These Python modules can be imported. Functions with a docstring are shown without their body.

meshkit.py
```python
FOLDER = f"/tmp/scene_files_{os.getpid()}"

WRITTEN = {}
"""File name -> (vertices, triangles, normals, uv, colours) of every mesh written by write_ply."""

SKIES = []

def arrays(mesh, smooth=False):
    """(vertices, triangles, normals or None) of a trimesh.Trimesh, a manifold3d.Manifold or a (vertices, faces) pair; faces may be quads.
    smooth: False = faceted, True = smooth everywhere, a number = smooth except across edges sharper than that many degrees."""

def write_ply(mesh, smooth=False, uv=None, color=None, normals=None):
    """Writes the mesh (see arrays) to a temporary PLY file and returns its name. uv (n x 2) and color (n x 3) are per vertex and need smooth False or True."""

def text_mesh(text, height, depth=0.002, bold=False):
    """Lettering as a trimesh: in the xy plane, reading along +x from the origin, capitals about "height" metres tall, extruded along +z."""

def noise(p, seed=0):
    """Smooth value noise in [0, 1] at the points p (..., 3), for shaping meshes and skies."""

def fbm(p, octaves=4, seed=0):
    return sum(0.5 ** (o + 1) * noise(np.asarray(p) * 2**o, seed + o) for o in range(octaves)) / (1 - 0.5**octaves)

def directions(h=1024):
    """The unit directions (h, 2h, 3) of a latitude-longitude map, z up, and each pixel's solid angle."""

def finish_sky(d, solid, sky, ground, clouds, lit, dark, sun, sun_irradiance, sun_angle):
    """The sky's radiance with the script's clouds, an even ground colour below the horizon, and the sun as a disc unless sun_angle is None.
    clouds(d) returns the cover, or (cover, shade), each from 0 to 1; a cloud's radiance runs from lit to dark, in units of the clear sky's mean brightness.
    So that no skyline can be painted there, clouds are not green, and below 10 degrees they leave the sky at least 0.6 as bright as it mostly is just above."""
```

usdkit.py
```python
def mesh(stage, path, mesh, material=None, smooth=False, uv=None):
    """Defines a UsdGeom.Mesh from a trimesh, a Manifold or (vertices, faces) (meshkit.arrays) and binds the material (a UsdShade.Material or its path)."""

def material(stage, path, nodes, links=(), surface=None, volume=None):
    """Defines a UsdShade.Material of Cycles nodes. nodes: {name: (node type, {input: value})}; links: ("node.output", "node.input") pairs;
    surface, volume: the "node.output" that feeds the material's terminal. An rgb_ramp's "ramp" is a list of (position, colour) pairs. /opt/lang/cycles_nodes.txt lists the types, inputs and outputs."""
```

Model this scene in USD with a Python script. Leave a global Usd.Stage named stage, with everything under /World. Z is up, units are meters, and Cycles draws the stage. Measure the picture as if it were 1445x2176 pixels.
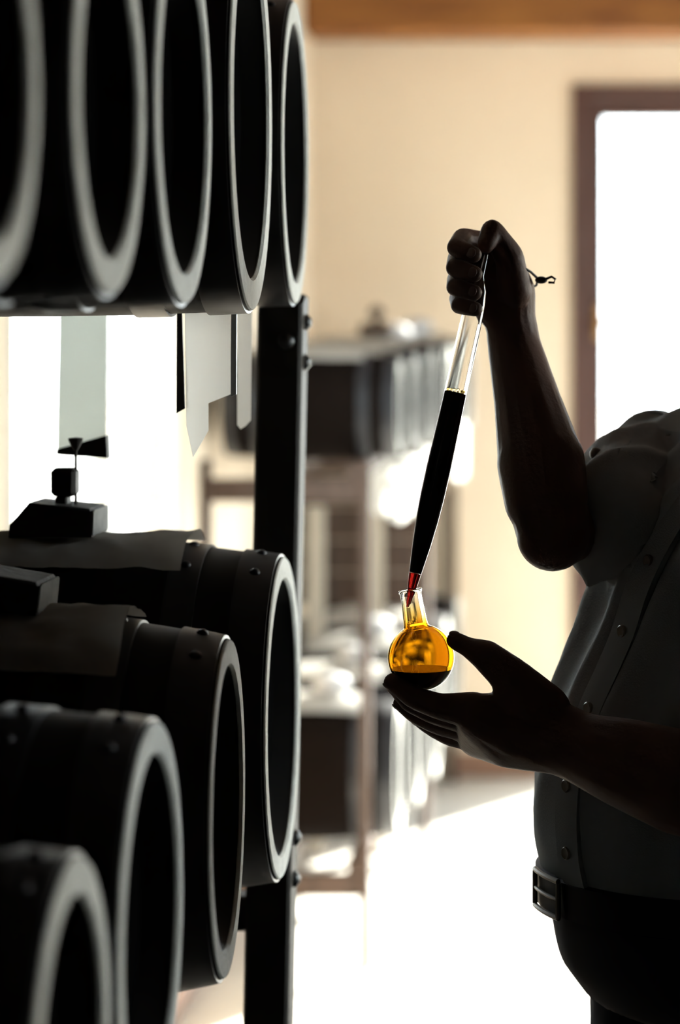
import math, random
import numpy as np, trimesh, manifold3d as m3
from trimesh import creation as tc
import usdkit, meshkit
from pxr import Usd, UsdGeom, UsdLux, UsdShade, Gf, Sdf

random.seed(7); np.random.seed(7)
stage = Usd.Stage.CreateInMemory()
UsdGeom.SetStageUpAxis(stage, 'Z'); UsdGeom.SetStageMetersPerUnit(stage, 1.0)
UsdGeom.Xform.Define(stage, '/World')

# ------------------------------------------------------------------ camera, light, exposure
F, VX, VY, EYE = 5500.0, 1204.0, 717.0, 1.5         # focal length in pixels, foot of the optical axis in the picture, eye height
SENSOR = 15.7                                       # mm across the 1445 px
pix = SENSOR / 1445
cam = UsdGeom.Camera.Define(stage, '/World/camera')
cam.AddTranslateOp().Set((0, 0, EYE)); cam.AddRotateXOp().Set(90)
cam.CreateHorizontalApertureAttr(SENSOR); cam.CreateVerticalApertureAttr(SENSOR * 2176 / 1445)
cam.CreateFocalLengthAttr(F * pix)
cam.CreateHorizontalApertureOffsetAttr((722.5 - VX) * pix)
cam.CreateVerticalApertureOffsetAttr((VY - 1088) * pix)
cam.CreateFStopAttr(2.3); cam.CreateFocusDistanceAttr(2.5)
cam.CreateClippingRangeAttr((0.05, 500))
cam.CreateExposureAttr(-0.45)

SUN_AZ, SUN_EL = 30.0, 25.0                          # the sun stands beyond the glazed door, to the right of the axis
sun = UsdLux.DistantLight.Define(stage, '/World/sun')
sun.CreateIntensityAttr(17.0); sun.CreateNormalizeAttr(True); sun.CreateAngleAttr(0.6); sun.CreateColorAttr((1.0, 0.95, 0.88))
_a, _e = math.radians(SUN_AZ), math.radians(SUN_EL)
_d = np.array([-math.sin(_a) * math.cos(_e), -math.cos(_a) * math.cos(_e), -math.sin(_e)])   # the way the light travels
_z = -_d; _x = np.cross([0, 0, 1], _z); _x /= np.linalg.norm(_x); _y = np.cross(_z, _x)
sun.AddTransformOp().Set(Gf.Matrix4d(*_x, 0, *_y, 0, *_z, 0, 0, 0, 0, 1))
sky = UsdLux.DomeLight.Define(stage, '/World/sky')
sky.CreateIntensityAttr(5.0); sky.CreateColorAttr((0.88, 0.95, 1.0))

# ------------------------------------------------------------------ helpers
def W(px, py, Y):
    """the point at depth Y that the picture shows at (px, py)"""
    return np.array([(px - VX) * Y / F, Y, EYE - (py - VY) * Y / F])

used = {}
def numbered(path):
    n = used.get(path, 0); used[path] = n + 1
    return path if n == 0 else f'{path}_{n:03d}'

def tag(p, label=None, cat=None, group=None, kind=None):
    p = p.GetPrim() if hasattr(p, 'GetPrim') else p
    for k, v in (('label', label), ('category', cat), ('group', group), ('kind', kind)):
        if v: p.SetCustomDataByKey(k, v)
    return p

def thing(name, label, cat, loc=(0, 0, 0), rotz=0, group=None, kind=None):
    x = UsdGeom.Xform.Define(stage, numbered('/World/' + name))
    x.AddTranslateOp().Set(tuple(map(float, loc)))
    if rotz: x.AddRotateZOp().Set(float(rotz))
    tag(x, label, cat, group, kind)
    return x.GetPrim()

def obj(name, mesh, mat, parent=None, smooth=35, label=None, cat=None, group=None, kind=None):
    base = str(parent.GetPath()) if parent else '/World'
    m = usdkit.mesh(stage, numbered(f'{base}/{name}'), mesh, M[mat], smooth=smooth)
    return tag(m, label, cat, group, kind)

def moved(mesh, off):
    m = mesh.copy(); m.apply_translation(off); return m

def box(x0, x1, y0, y1, z0, z1, bev=0.0):
    lo, hi = np.array([x0, y0, z0], float), np.array([x1, y1, z1], float)
    if bev <= 0:
        b = tc.box(hi - lo); b.apply_translation((lo + hi) / 2); return b
    b = min(bev, (hi - lo).min() / 2.2)
    pts = []
    for c in np.ndindex(2, 2, 2):
        corner = np.where(c, hi, lo); inw = np.where(c, -1, 1)
        for k in range(3):
            d = inw * b; d[k] = 0
            pts.append(corner + d)
    return trimesh.convex.convex_hull(np.array(pts))

def cat_(*ms): return trimesh.util.concatenate(list(ms))

def lathe(profile, n=96):
    """profile: (radius, height) pairs; turned about z"""
    return tc.revolve(np.array(profile, float), sections=n)

ALONG_X = trimesh.transformations.rotation_matrix(math.pi / 2, [0, 1, 0])     # local z becomes x

def tube(pts, r, n=10):
    """round tube along a polyline, radius r or a list of radii"""
    pts = np.array(pts, float); rs = np.broadcast_to(np.asarray(r, float), len(pts))
    t = np.gradient(pts, axis=0); t /= np.linalg.norm(t, axis=1, keepdims=True)
    ref = np.array([0.13, 0.21, 0.97]) if abs(t[0][2]) < 0.9 else np.array([0.97, 0.2, 0.1])
    u = np.cross(t, ref); u /= np.linalg.norm(u, axis=1, keepdims=True); v = np.cross(t, u)
    a = np.arange(n) / n * 2 * math.pi
    ring = pts[:, None] + rs[:, None, None] * (u[:, None] * np.cos(a)[None, :, None] + v[:, None] * np.sin(a)[None, :, None])
    vs = np.vstack([ring.reshape(-1, 3), pts[:1], pts[-1:]]); f = []
    k = len(pts)
    for i in range(k - 1):
        for j in range(n):
            a0, a1, b0, b1 = i * n + j, i * n + (j + 1) % n, (i + 1) * n + j, (i + 1) * n + (j + 1) % n
            f += [[a0, a1, b1], [a0, b1, b0]]
    for j in range(n):
        f += [[k * n, (j + 1) % n, j], [k * n + 1, (k - 1) * n + j, (k - 1) * n + (j + 1) % n]]
    m = trimesh.Trimesh(vs, f, process=False); m.fix_normals(); return m

def loft(rings):
    """closed solid through rings of equal point count"""
    rings = np.array(rings, float); k, n = rings.shape[:2]
    vs = np.vstack([rings.reshape(-1, 3), rings[0].mean(0)[None], rings[-1].mean(0)[None]]); f = []
    for i in range(k - 1):
        for j in range(n):
            a0, a1, b0, b1 = i * n + j, i * n + (j + 1) % n, (i + 1) * n + j, (i + 1) * n + (j + 1) % n
            f += [[a0, a1, b1], [a0, b1, b0]]
    for j in range(n):
        f += [[k * n, (j + 1) % n, j], [k * n + 1, (k - 1) * n + j, (k - 1) * n + (j + 1) % n]]
    m = trimesh.Trimesh(vs, f, process=False); m.fix_normals(); return m

def to_man(t):
    return m3.Manifold(m3.Mesh(np.asarray(t.vertices, np.float32), np.asarray(t.faces, np.uint32)))

def from_man(m):
    k = m.to_mesh(); return trimesh.Trimesh(np.array(k.vert_properties)[:, :3], np.array(k.tri_verts), process=True)

def ball(c, r, n=20): return m3.Manifold.sphere(float(r), n).translate(tuple(map(float, c)))
def hull(*cr): return m3.Manifold.batch_hull([ball(c, r) for c, r in cr])
def J(px, py, Y, rpx): return (W(px, py, Y), rpx * Y / F)
def chain(*js): return [hull(a, b) for a, b in zip(js, js[1:])]
def union(ms): return m3.Manifold.batch_boolean(list(ms), m3.OpType.Add)
def soften(man, edge, it=8):
    t = from_man(man.refine_to_length(edge))
    trimesh.smoothing.filter_taubin(t, lamb=0.5, nu=0.52, iterations=it); return t

# ------------------------------------------------------------------ materials
M = {}
def mat(name, color, rough=0.6, metal=0.0, spec=0.5, noise=None, bump=0.0, bscale=60, **kw):
    """noise: (scale, second colour, stretch)"""
    nodes = {'p': ('principled_bsdf', {'base_color': color, 'roughness': rough, 'metallic': metal, 'specular_ior_level': spec, **kw})}
    links = []
    if noise or bump: nodes['tc'] = ('texture_coordinate', {})
    if noise:
        sc, c2, st = noise
        nodes['map'] = ('mapping', {'scale': st})
        nodes['n'] = ('noise_texture', {'scale': sc, 'detail': 5.0, 'roughness': 0.6})
        nodes['r'] = ('rgb_ramp', {'ramp': [(0.3, color), (0.7, c2)]})
        links += [('tc.object', 'map.vector'), ('map.vector', 'n.vector'), ('n.fac', 'r.fac'), ('r.color', 'p.base_color')]
    if bump:
        nodes['bn'] = ('noise_texture', {'scale': bscale, 'detail': 4.0})
        nodes['b'] = ('bump', {'strength': bump, 'distance': 0.004})
        links += [('tc.object', 'bn.vector'), ('bn.fac', 'b.height'), ('b.normal', 'p.normal')]
    M[name] = usdkit.material(stage, '/World/Looks/' + name, nodes, links, surface='p.BSDF')

UsdGeom.Scope.Define(stage, '/World/Looks')
mat('plaster', (0.76, 0.62, 0.46), 0.9, noise=(1.6, (0.80, 0.67, 0.51), (1, 1, 1)), bump=0.15, bscale=40)
mat('floor_resin', (0.62, 0.58, 0.52), 0.55, noise=(2.0, (0.68, 0.64, 0.58), (1, 1, 1)))
mat('skirting', (0.30, 0.16, 0.10), 0.6)
mat('beam_wood', (0.34, 0.13, 0.022), 0.6, noise=(6.0, (0.17, 0.05, 0.008), (0.5, 3, 3)), bump=0.2, bscale=20)
mat('ceiling_wood', (0.06, 0.03, 0.016), 0.7, noise=(4.0, (0.045, 0.022, 0.01), (6, 0.6, 1)))
mat('dark_board', (0.03, 0.022, 0.016), 0.8, noise=(4.0, (0.022, 0.016, 0.012), (4, 4, 0.5)))
mat('door_wood', (0.095, 0.042, 0.032), 0.5, noise=(8.0, (0.07, 0.033, 0.025), (3, 3, 0.4)))
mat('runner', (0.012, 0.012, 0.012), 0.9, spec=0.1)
mat('brass', (0.75, 0.45, 0.18), 0.3, metal=0.9)
mat('gravel', (0.62, 0.60, 0.56), 0.9, noise=(30.0, (0.5, 0.48, 0.45), (1, 1, 1)))
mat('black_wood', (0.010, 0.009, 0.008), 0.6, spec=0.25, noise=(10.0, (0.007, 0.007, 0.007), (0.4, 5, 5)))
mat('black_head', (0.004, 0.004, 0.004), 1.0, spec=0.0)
mat('cut_wood', (0.82, 0.82, 0.77), 0.8, noise=(45.0, (0.66, 0.66, 0.62), (1, 1, 1)), bump=0.4, bscale=120)
mat('hoop_steel', (0.035, 0.036, 0.040), 0.42, metal=0.2, spec=0.5, noise=(30.0, (0.02, 0.02, 0.023), (1, 1, 1)))
mat('rack_paint', (0.022, 0.018, 0.014), 0.6, spec=0.3)
mat('bolt_steel', (0.10, 0.10, 0.10), 0.35, metal=0.8)
mat('brown_wood', (0.085, 0.05, 0.035), 0.7, noise=(8.0, (0.05, 0.03, 0.02), (4, 4, 0.4)))
mat('pale_wood', (0.55, 0.49, 0.40), 0.7, noise=(8.0, (0.45, 0.39, 0.31), (4, 4, 0.4)))
mat('stone', (0.55, 0.55, 0.56), 0.6, noise=(12.0, (0.42, 0.42, 0.43), (1, 1, 1)))
mat('block_wood', (0.03, 0.028, 0.025), 0.7, noise=(20.0, (0.016, 0.015, 0.014), (0.6, 4, 4)), bump=0.5, bscale=90)
mat('block_cut', (0.20, 0.20, 0.19), 0.8, noise=(60.0, (0.12, 0.12, 0.115), (1, 1, 1)))
M['card'] = usdkit.material(stage, '/World/Looks/card',
    {'d': ('diffuse_bsdf', {'color': (0.75, 0.78, 0.72)}), 't': ('refraction_bsdf', {'color': (0.88, 0.90, 0.86), 'roughness': 0.5, 'IOR': 1.2}), 'm': ('mix_closure', {'fac': 0.45})},
    [('d.BSDF', 'm.closure1'), ('t.BSDF', 'm.closure2')], surface='m.closure')
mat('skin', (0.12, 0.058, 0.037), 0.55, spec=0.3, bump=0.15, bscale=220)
mat('nail', (0.15, 0.078, 0.055), 0.45)
mat('shirt', (0.29, 0.315, 0.325), 0.9, spec=0.1, bump=0.1, bscale=500)
mat('shirt_button', (0.20, 0.17, 0.13), 0.4)
mat('trousers', (0.012, 0.013, 0.022), 0.9, spec=0.1)
mat('belt_leather', (0.006, 0.005, 0.012), 0.55, spec=0.15)
mat('buckle_metal', (0.11, 0.095, 0.08), 0.45, metal=1.0)
mat('shoe_leather', (0.02, 0.015, 0.012), 0.4)
mat('hair', (0.05, 0.045, 0.04), 0.6)
mat('eye', (0.5, 0.5, 0.5), 0.2)
mat('cord', (0.03, 0.04, 0.035), 0.7)

def two_sided(name, col, trans, share):
    """thin cloth or paper that lets light through"""
    M[name] = usdkit.material(stage, '/World/Looks/' + name,
        {'d': ('diffuse_bsdf', {'color': col}), 't': ('translucent_bsdf', {'color': trans}), 'm': ('mix_closure', {'fac': share})},
        [('d.BSDF', 'm.closure1'), ('t.BSDF', 'm.closure2')], surface='m.closure')
two_sided('paper_thin', (0.85, 0.85, 0.83), (0.85, 0.85, 0.83), 0.6)
two_sided('cloth', (0.62, 0.60, 0.56), (0.55, 0.52, 0.47), 0.35)
M['paper'] = usdkit.material(stage, '/World/Looks/paper',
    {'d': ('diffuse_bsdf', {'color': (0.93, 0.93, 0.91)}), 't': ('refraction_bsdf', {'color': (0.93, 0.93, 0.92), 'roughness': 0.45, 'IOR': 1.2}), 'm': ('mix_closure', {'fac': 0.65})},
    [('d.BSDF', 'm.closure1'), ('t.BSDF', 'm.closure2')], surface='m.closure')

# window panes: clear with a fresnel reflection, so that sun and sky pass
M['pane'] = usdkit.material(stage, '/World/Looks/pane',
    {'lw': ('layer_weight', {'blend': 0.5}), 'pw': ('math', {'math_type': 'power', 'value2': 5.0}), 'f': ('math', {'math_type': 'multiply_add', 'value2': 0.94, 'value3': 0.04}), 't': ('transparent_bsdf', {'color': (0.96, 0.98, 0.97)}), 'g': ('glossy_bsdf', {'roughness': 0.02, 'color': (1, 1, 1)}), 'm': ('mix_closure', {})},
    [('lw.facing', 'pw.value1'), ('pw.value', 'f.value1'), ('f.value', 'm.fac'), ('t.BSDF', 'm.closure1'), ('g.BSDF', 'm.closure2')], surface='m.closure')
M['clear_glass'] = usdkit.material(stage, '/World/Looks/clear_glass',
    {'p': ('principled_bsdf', {'base_color': (0.985, 0.985, 0.975), 'roughness': 0.0, 'ior': 1.46, 'transmission_weight': 1.0})}, surface='p.BSDF')
# the flask: clear lip, an amber film of the liquid left on the glass towards and in the bulb (height along the flask in its own space)
M['amber_glass'] = usdkit.material(stage, '/World/Looks/amber_glass',
    {'tc': ('texture_coordinate', {}), 's': ('separate_xyz', {}), 'mr': ('map_range', {'from_min': 0.0, 'from_max': 0.085, 'to_min': 0.0, 'to_max': 1.0, 'clamp': True}),
     'n': ('noise_texture', {'scale': 55.0, 'detail': 3.0}), 'nm': ('math', {'math_type': 'multiply_add', 'value2': 0.16, 'value3': -0.08}), 'ad': ('math', {'math_type': 'add'}),
     'r': ('rgb_ramp', {'ramp': [(0.0, (0.90, 0.53, 0.06)), (0.25, (0.91, 0.56, 0.06)), (0.36, (0.87, 0.48, 0.05)), (0.43, (0.93, 0.68, 0.22)), (0.55, (0.96, 0.84, 0.52)), (0.68, (0.98, 0.96, 0.90)), (1.0, (0.985, 0.985, 0.98))]}),
     'p': ('principled_bsdf', {'roughness': 0.0, 'ior': 1.46, 'transmission_weight': 1.0})},
    [('tc.object', 's.vector'), ('s.z', 'mr.value'), ('tc.object', 'n.vector'), ('n.fac', 'nm.value1'), ('mr.result', 'ad.value1'), ('nm.value', 'ad.value2'), ('ad.value', 'r.fac'), ('r.color', 'p.base_color')], surface='p.BSDF')
mat('vinegar', (0.006, 0.001, 0.0005), 0.05, spec=0.3, transmission_weight=0.0, ior=1.36)
mat('vinegar_thin', (0.07, 0.002, 0.0015), 0.02, spec=0.5, transmission_weight=0.9, ior=1.36)
mat('bubble', (0.98, 0.86, 0.55), 0.0, spec=0.5, transmission_weight=1.0, ior=1.3)

# ------------------------------------------------------------------ the room
XL, XR, YF, YB, ZC = -0.87, 3.0, 8.84, -1.6, 2.78
TH = 0.28
DX0, DX1, DZ = 0.018, 2.16, 2.363                   # door opening
GY0, GY1, GZ0, GZ1 = 4.02, 5.86, 0.90, 2.30         # window in the left wall

S = dict(kind='structure')
obj('ground', box(-40, 40, -20, 60, -0.16, -0.06), 'gravel', label='pale sunlit gravel ground outside the glazed door', cat='ground', **S)
obj('floor', box(XL - TH, XR + TH, YB - TH, YF + TH, -0.05, 0.0), 'floor_resin', label='pale smooth floor flooded with sunlight', cat='floor', **S)
obj('ceiling', box(XL - TH, XR + TH, YB - TH, YF + TH, ZC, ZC + 0.25), 'ceiling_wood', label='dark wooden ceiling above the far beam', cat='ceiling', **S)
def bool_wall(outer, *holes):
    w = to_man(outer)
    for h in holes: w = w - to_man(h)
    return from_man(w)
obj('wall_far', bool_wall(box(XL - TH, XR + TH, YF, YF + TH, 0, ZC), box(DX0, DX1, YF - 1, YF + 1, -0.1, DZ)), 'plaster', smooth=False, label='warm beige plaster wall at the far end beside the glazed door', cat='wall', **S)
obj('wall_left', bool_wall(box(XL - 0.09, XL, YB - TH, YF, 0, ZC), box(XL - 1, XL + 1, GY0, GY1, GZ0, GZ1)), 'plaster', smooth=False, label='beige plaster wall behind the barrel racks with a bright window', cat='wall', **S)
obj('wall_cladding', box(XL, XL + 0.02, YB, 3.15, 0.0, ZC - 0.005), 'dark_board', smooth=False, label='dark boarding on the left wall behind the near rack', cat='wall', **S)
obj('wall_right', bool_wall(box(XR, XR + 0.12, YB - TH, YF, 0, ZC), box(XR - 1, XR + 1, 3.1, 7.6, 0.6, 2.5)), 'dark_board', smooth=False, label='dark boarded wall on the right behind the man', cat='wall', **S)
obj('courtyard_wall', box(XR + 0.12, XR + 6.5, YF + 0.05, YF + 0.40, -0.06, 6.2, 0.01), 'plaster', smooth=False, label='tall plastered courtyard wall outside, beyond the right-hand window', cat='wall', **S)
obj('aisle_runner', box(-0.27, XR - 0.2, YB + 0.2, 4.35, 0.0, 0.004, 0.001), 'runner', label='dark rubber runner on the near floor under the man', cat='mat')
obj('wall_back', box(XL, XR, YB - TH, YB, 0, ZC), 'dark_board', smooth=False, label='dark boarded wall behind the viewpoint', cat='wall', **S)
obj('baseboard_far', box(XL, DX0 - 0.005, YF - 0.018, YF, 0, 0.085, 0.004), 'skirting', label='reddish brown baseboard along the far wall', cat='baseboard', **S)
obj('baseboard_left', box(XL, XL + 0.015, 1.0, YF - 0.02, 0, 0.085, 0.004), 'skirting', label='reddish brown baseboard along the left wall', cat='baseboard', **S)
zb = W(0, 70, 8.55)[2]
obj('ceiling_beam', box(XL, XR, 8.55, 8.80, zb, ZC, 0.012), 'beam_wood', label='orange-brown wooden ceiling beam with dark knots above the far wall', cat='beam', **S)

# glazed door
d = thing('door_1', 'brown wooden glazed door blazing with daylight in the far wall', 'door', (0, YF, 0), **S)
gx0, gz1 = W(1283, 0, YF)[0], W(0, 250, YF)[2]
fw = 0.045
obj('door_frame', box(DX0, DX0 + fw, -0.02, 0.12, 0, DZ, 0.004), 'door_wood', d)
obj('door_frame', box(DX1 - fw, DX1, -0.02, 0.12, 0, DZ, 0.004), 'door_wood', d)
obj('door_frame', box(DX0 + fw, DX1 - fw, -0.02, 0.12, DZ - fw, DZ, 0.004), 'door_wood', d)
obj('stile', box(DX0 + fw, gx0, 0.02, 0.075, 0.01, DZ - fw, 0.006), 'door_wood', d)
obj('stile', box(DX1 - 0.11, DX1 - fw, 0.02, 0.075, 0.01, DZ - fw, 0.006), 'door_wood', d)
obj('top_rail', box(gx0, DX1 - 0.11, 0.02, 0.075, gz1, DZ - fw, 0.006), 'door_wood', d)
obj('bottom_rail', box(gx0, DX1 - 0.11, 0.02, 0.075, 0.01, 0.06, 0.006), 'door_wood', d)
obj('glass_pane', box(gx0, DX1 - 0.11, 0.044, 0.050, 0.06, gz1), 'pane', d, smooth=False)
hz = W(0, 685, YF)[2]
hd = obj('door_handle', cat_(box(gx0 - 0.03, gx0 - 0.004, 0.004, 0.02, hz - 0.06, hz + 0.06, 0.004), tube([(gx0 - 0.016, 0.015, hz), (gx0 - 0.016, -0.035, hz), (gx0 - 0.005, -0.045, hz), (gx0 + 0.028, -0.045, hz - 0.004)], 0.010)), 'brass', d)

# window in the left wall
w = thing('window_1', 'bright blown-out window in the left wall behind the barrels', 'window', (XL, 0, 0), **S)
for a0, a1, b0, b1 in ((GY0, GY0 + 0.05, GZ0, GZ1), (GY1 - 0.05, GY1, GZ0, GZ1), (GY0 + 0.05, GY1 - 0.05, GZ0, GZ0 + 0.05), (GY0 + 0.05, GY1 - 0.05, GZ1 - 0.05, GZ1)):
    obj('window_frame', box(-0.03, 0.0, a0, a1, b0, b1, 0.004), 'pale_wood', w)
obj('mullion', box(-0.03, 0.0, 4.92, 4.945, GZ0 + 0.05, GZ1 - 0.05, 0.004), 'pale_wood', w)
obj('glass_pane', box(-0.017, -0.013, GY0 + 0.05, 4.92, GZ0 + 0.05, GZ1 - 0.05), 'pane', w, smooth=False)
obj('glass_pane', box(-0.017, -0.013, 4.945, GY1 - 0.05, GZ0 + 0.05, GZ1 - 0.05), 'pane', w, smooth=False)
obj('window_sill', box(0.0, 0.05, GY0 - 0.02, GY1 + 0.02, GZ0 - 0.025, GZ0, 0.004), 'pale_wood', w)

w = thing('window_2', 'wide window in the right wall, outside the picture', 'window', (XR, 0, 0), **S)
for a0, a1, b0, b1 in ((3.1, 3.16, 0.6, 2.5), (7.54, 7.6, 0.6, 2.5), (3.16, 7.54, 0.6, 0.66), (3.16, 7.54, 2.44, 2.5), (5.32, 5.38, 0.66, 2.44)):
    obj('window_frame', box(0.03, 0.08, a0, a1, b0, b1, 0.004), 'door_wood', w)
obj('glass_pane', box(0.052, 0.056, 3.16, 5.32, 0.66, 2.44), 'pane', w, smooth=False)
obj('glass_pane', box(0.052, 0.056, 5.38, 7.54, 0.66, 2.44), 'pane', w, smooth=False)

# ------------------------------------------------------------------ barrels
def rivet(r=0.0056):
    p = [(0, r * 0.75), (r * 0.5, r * 0.65), (r * 0.87, r * 0.36), (r, 0), (r, -0.003), (0, -0.003)]
    m = lathe(p[::-1], 14); return m

def barrel(label, head, R, rail_z, yaw=0.0, L=None, group=None, wood='black_wood', n=96, name='barrel', rivets=True, t=0.023):
    """head: centre of the stave ends facing the aisle; the axis runs to -x. rail_z: height of the lowest point of the belly."""
    L = L or 3.0 * R
    bulge = (head[2] - rail_z) / R - 1
    root = thing(name, label, 'barrel', head, yaw, group)
    rad = lambda x: R * (1 + bulge * (1 - (2 * x / L - 1) ** 2)) if True else R      # x: distance from the front end
    xs = np.linspace(0, L, 25)
    t = min(t, R * 0.19)
    prof = [(R - t - 0.012, -0.036), (R - t - 0.0005, -0.0032), (R - 0.0012, -0.003)] + [(rad(x), -x) for x in xs[1:-1]] + [(R, -L), (0, -L)]
    prof[3:3] = [(R + 0.0001, -0.0018)]
    body = lathe(prof[::-1], n); body.apply_transform(ALONG_X); body.fix_normals()
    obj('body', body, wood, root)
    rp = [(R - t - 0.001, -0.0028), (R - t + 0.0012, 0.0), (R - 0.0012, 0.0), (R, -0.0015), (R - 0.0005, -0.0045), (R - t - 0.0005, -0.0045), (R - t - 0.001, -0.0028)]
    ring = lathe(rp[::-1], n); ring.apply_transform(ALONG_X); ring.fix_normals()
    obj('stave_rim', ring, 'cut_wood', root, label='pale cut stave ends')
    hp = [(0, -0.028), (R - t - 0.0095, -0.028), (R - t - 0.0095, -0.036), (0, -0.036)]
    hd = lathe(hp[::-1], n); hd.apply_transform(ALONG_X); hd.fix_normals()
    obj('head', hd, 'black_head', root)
    k = min(1.0, R / 0.15) ** 0.5
    spans = [(0.004, 0.004 + 0.037 * k), (0.078 * k, 0.078 * k + 0.032 * k)]
    spans += [(L - b, L - a) for a, b in spans]
    for i, (a, b) in enumerate(spans):
        q = np.linspace(a, b, 4)
        h = lathe(([(rad(x) - 0.001, -x) for x in q] + [(rad(x) + 0.0028, -x) for x in q[::-1]] + [(rad(q[0]) - 0.001, -q[0])])[::-1], n)
        h.apply_transform(ALONG_X); h.fix_normals()
        ho = obj('hoop', h, 'hoop_steel', root)
        if rivets and i < 2:
            xm = (a + b) / 2
            for ang in (4, 24):                                  # from the top, towards the viewer's side
                r = rivet(); r.apply_translation((0, 0, rad(xm) + 0.0026))
                r.apply_transform(trimesh.transformations.rotation_matrix(math.radians(ang), [1, 0, 0]))
                r.apply_translation((-xm, 0, 0)); obj('rivet', r, 'hoop_steel', ho)
    return root, rad, L

XH = -0.303
def depth(xc): return -XH * F / (VX - xc)
URAIL, LRAIL = 1.520, 0.903
G_U, G_L = 'black barrels of the near upper row', 'black barrels of the near lower row'
upper = [(630, 325, 320, -0.9, 'largest-looking barrel end at the far right of the near upper row, above the dark post'),
         (537, 240, 420, -0.9, 'black barrel second from the right in the near upper row, crisp bright rim'),
         (395, 240, 405, 0, 'black barrel in the middle of the near upper row'),
         (238, 215, 410, 0.5, 'black barrel second from the left in the near upper row, blurred grey rim'),
         (-5, 160, 437, 0, 'black barrel at the left edge of the near upper row, most blurred rim')]
upper[0] = upper[0][:4] + ('black barrel at the right end of the near upper row, above the dark post',)
lower = [(603, 1523, 338, 0, 'black barrel at the right end of the near lower row, against the dark post'),
         (486, 1715, 355, -1.4, 'black barrel second from the right in the near lower row, thin crisp rim'),
         (326, 1968, 430, 0, 'black barrel third from the right in the near lower row, two riveted hoops showing'),
         (157, 2268, 440, 0, 'black barrel at the lower left corner, nearest of the near lower row')]
near = {}
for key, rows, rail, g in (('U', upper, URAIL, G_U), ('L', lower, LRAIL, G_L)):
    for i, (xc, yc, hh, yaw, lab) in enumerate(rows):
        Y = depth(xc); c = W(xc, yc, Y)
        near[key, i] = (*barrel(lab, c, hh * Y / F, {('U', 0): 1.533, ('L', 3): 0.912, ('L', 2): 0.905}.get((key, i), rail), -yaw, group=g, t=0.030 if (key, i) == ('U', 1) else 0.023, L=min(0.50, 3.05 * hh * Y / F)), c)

# near rack: posts, rails, brackets
r = thing('barrel_rack', 'near black rack with a tall dark post carrying the two rows of big barrels', 'rack', (0, 0, 0))
lean = 0.0161 / 0.778
def post(x0, x1, y0, y1, z0, z1, zref=1.536):
    m = box(x0, x1, y0, y1, z0, z1, 0.004)
    m.vertices[:, 0] += (m.vertices[:, 2] - zref) * lean; return m
cyl = tc.cylinder(radius=0.1772, height=1.0, sections=128); cyl.apply_transform(ALONG_X); cyl.apply_translation(near['U', 0][3])
obj('post', from_man(to_man(post(-0.353, -0.3012, 2.955, 3.025, 0, 1.550)) - to_man(cyl)), 'rack_paint', r, smooth=20)
obj('post', post(-0.353, -0.3012, 0.98, 1.05, 0, 1.50), 'rack_paint', r)
obj('post', box(-0.82, -0.77, 2.955, 3.025, 0, 1.0, 0.004), 'rack_paint', r)
obj('post', box(-0.82, -0.77, 0.98, 1.05, 0, 1.0, 0.004), 'rack_paint', r)
for x in (-0.50, -0.68): obj('rail', box(x, x + 0.045, 0.95, 3.04, LRAIL - 0.045, LRAIL + 0.0005, 0.003), 'rack_paint', r)
for x in (-0.69, -0.79): obj('rail', box(x, x + 0.04, 0.95, 2.93, URAIL - 0.04, URAIL - 0.0025, 0.003), 'rack_paint', r)
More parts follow.
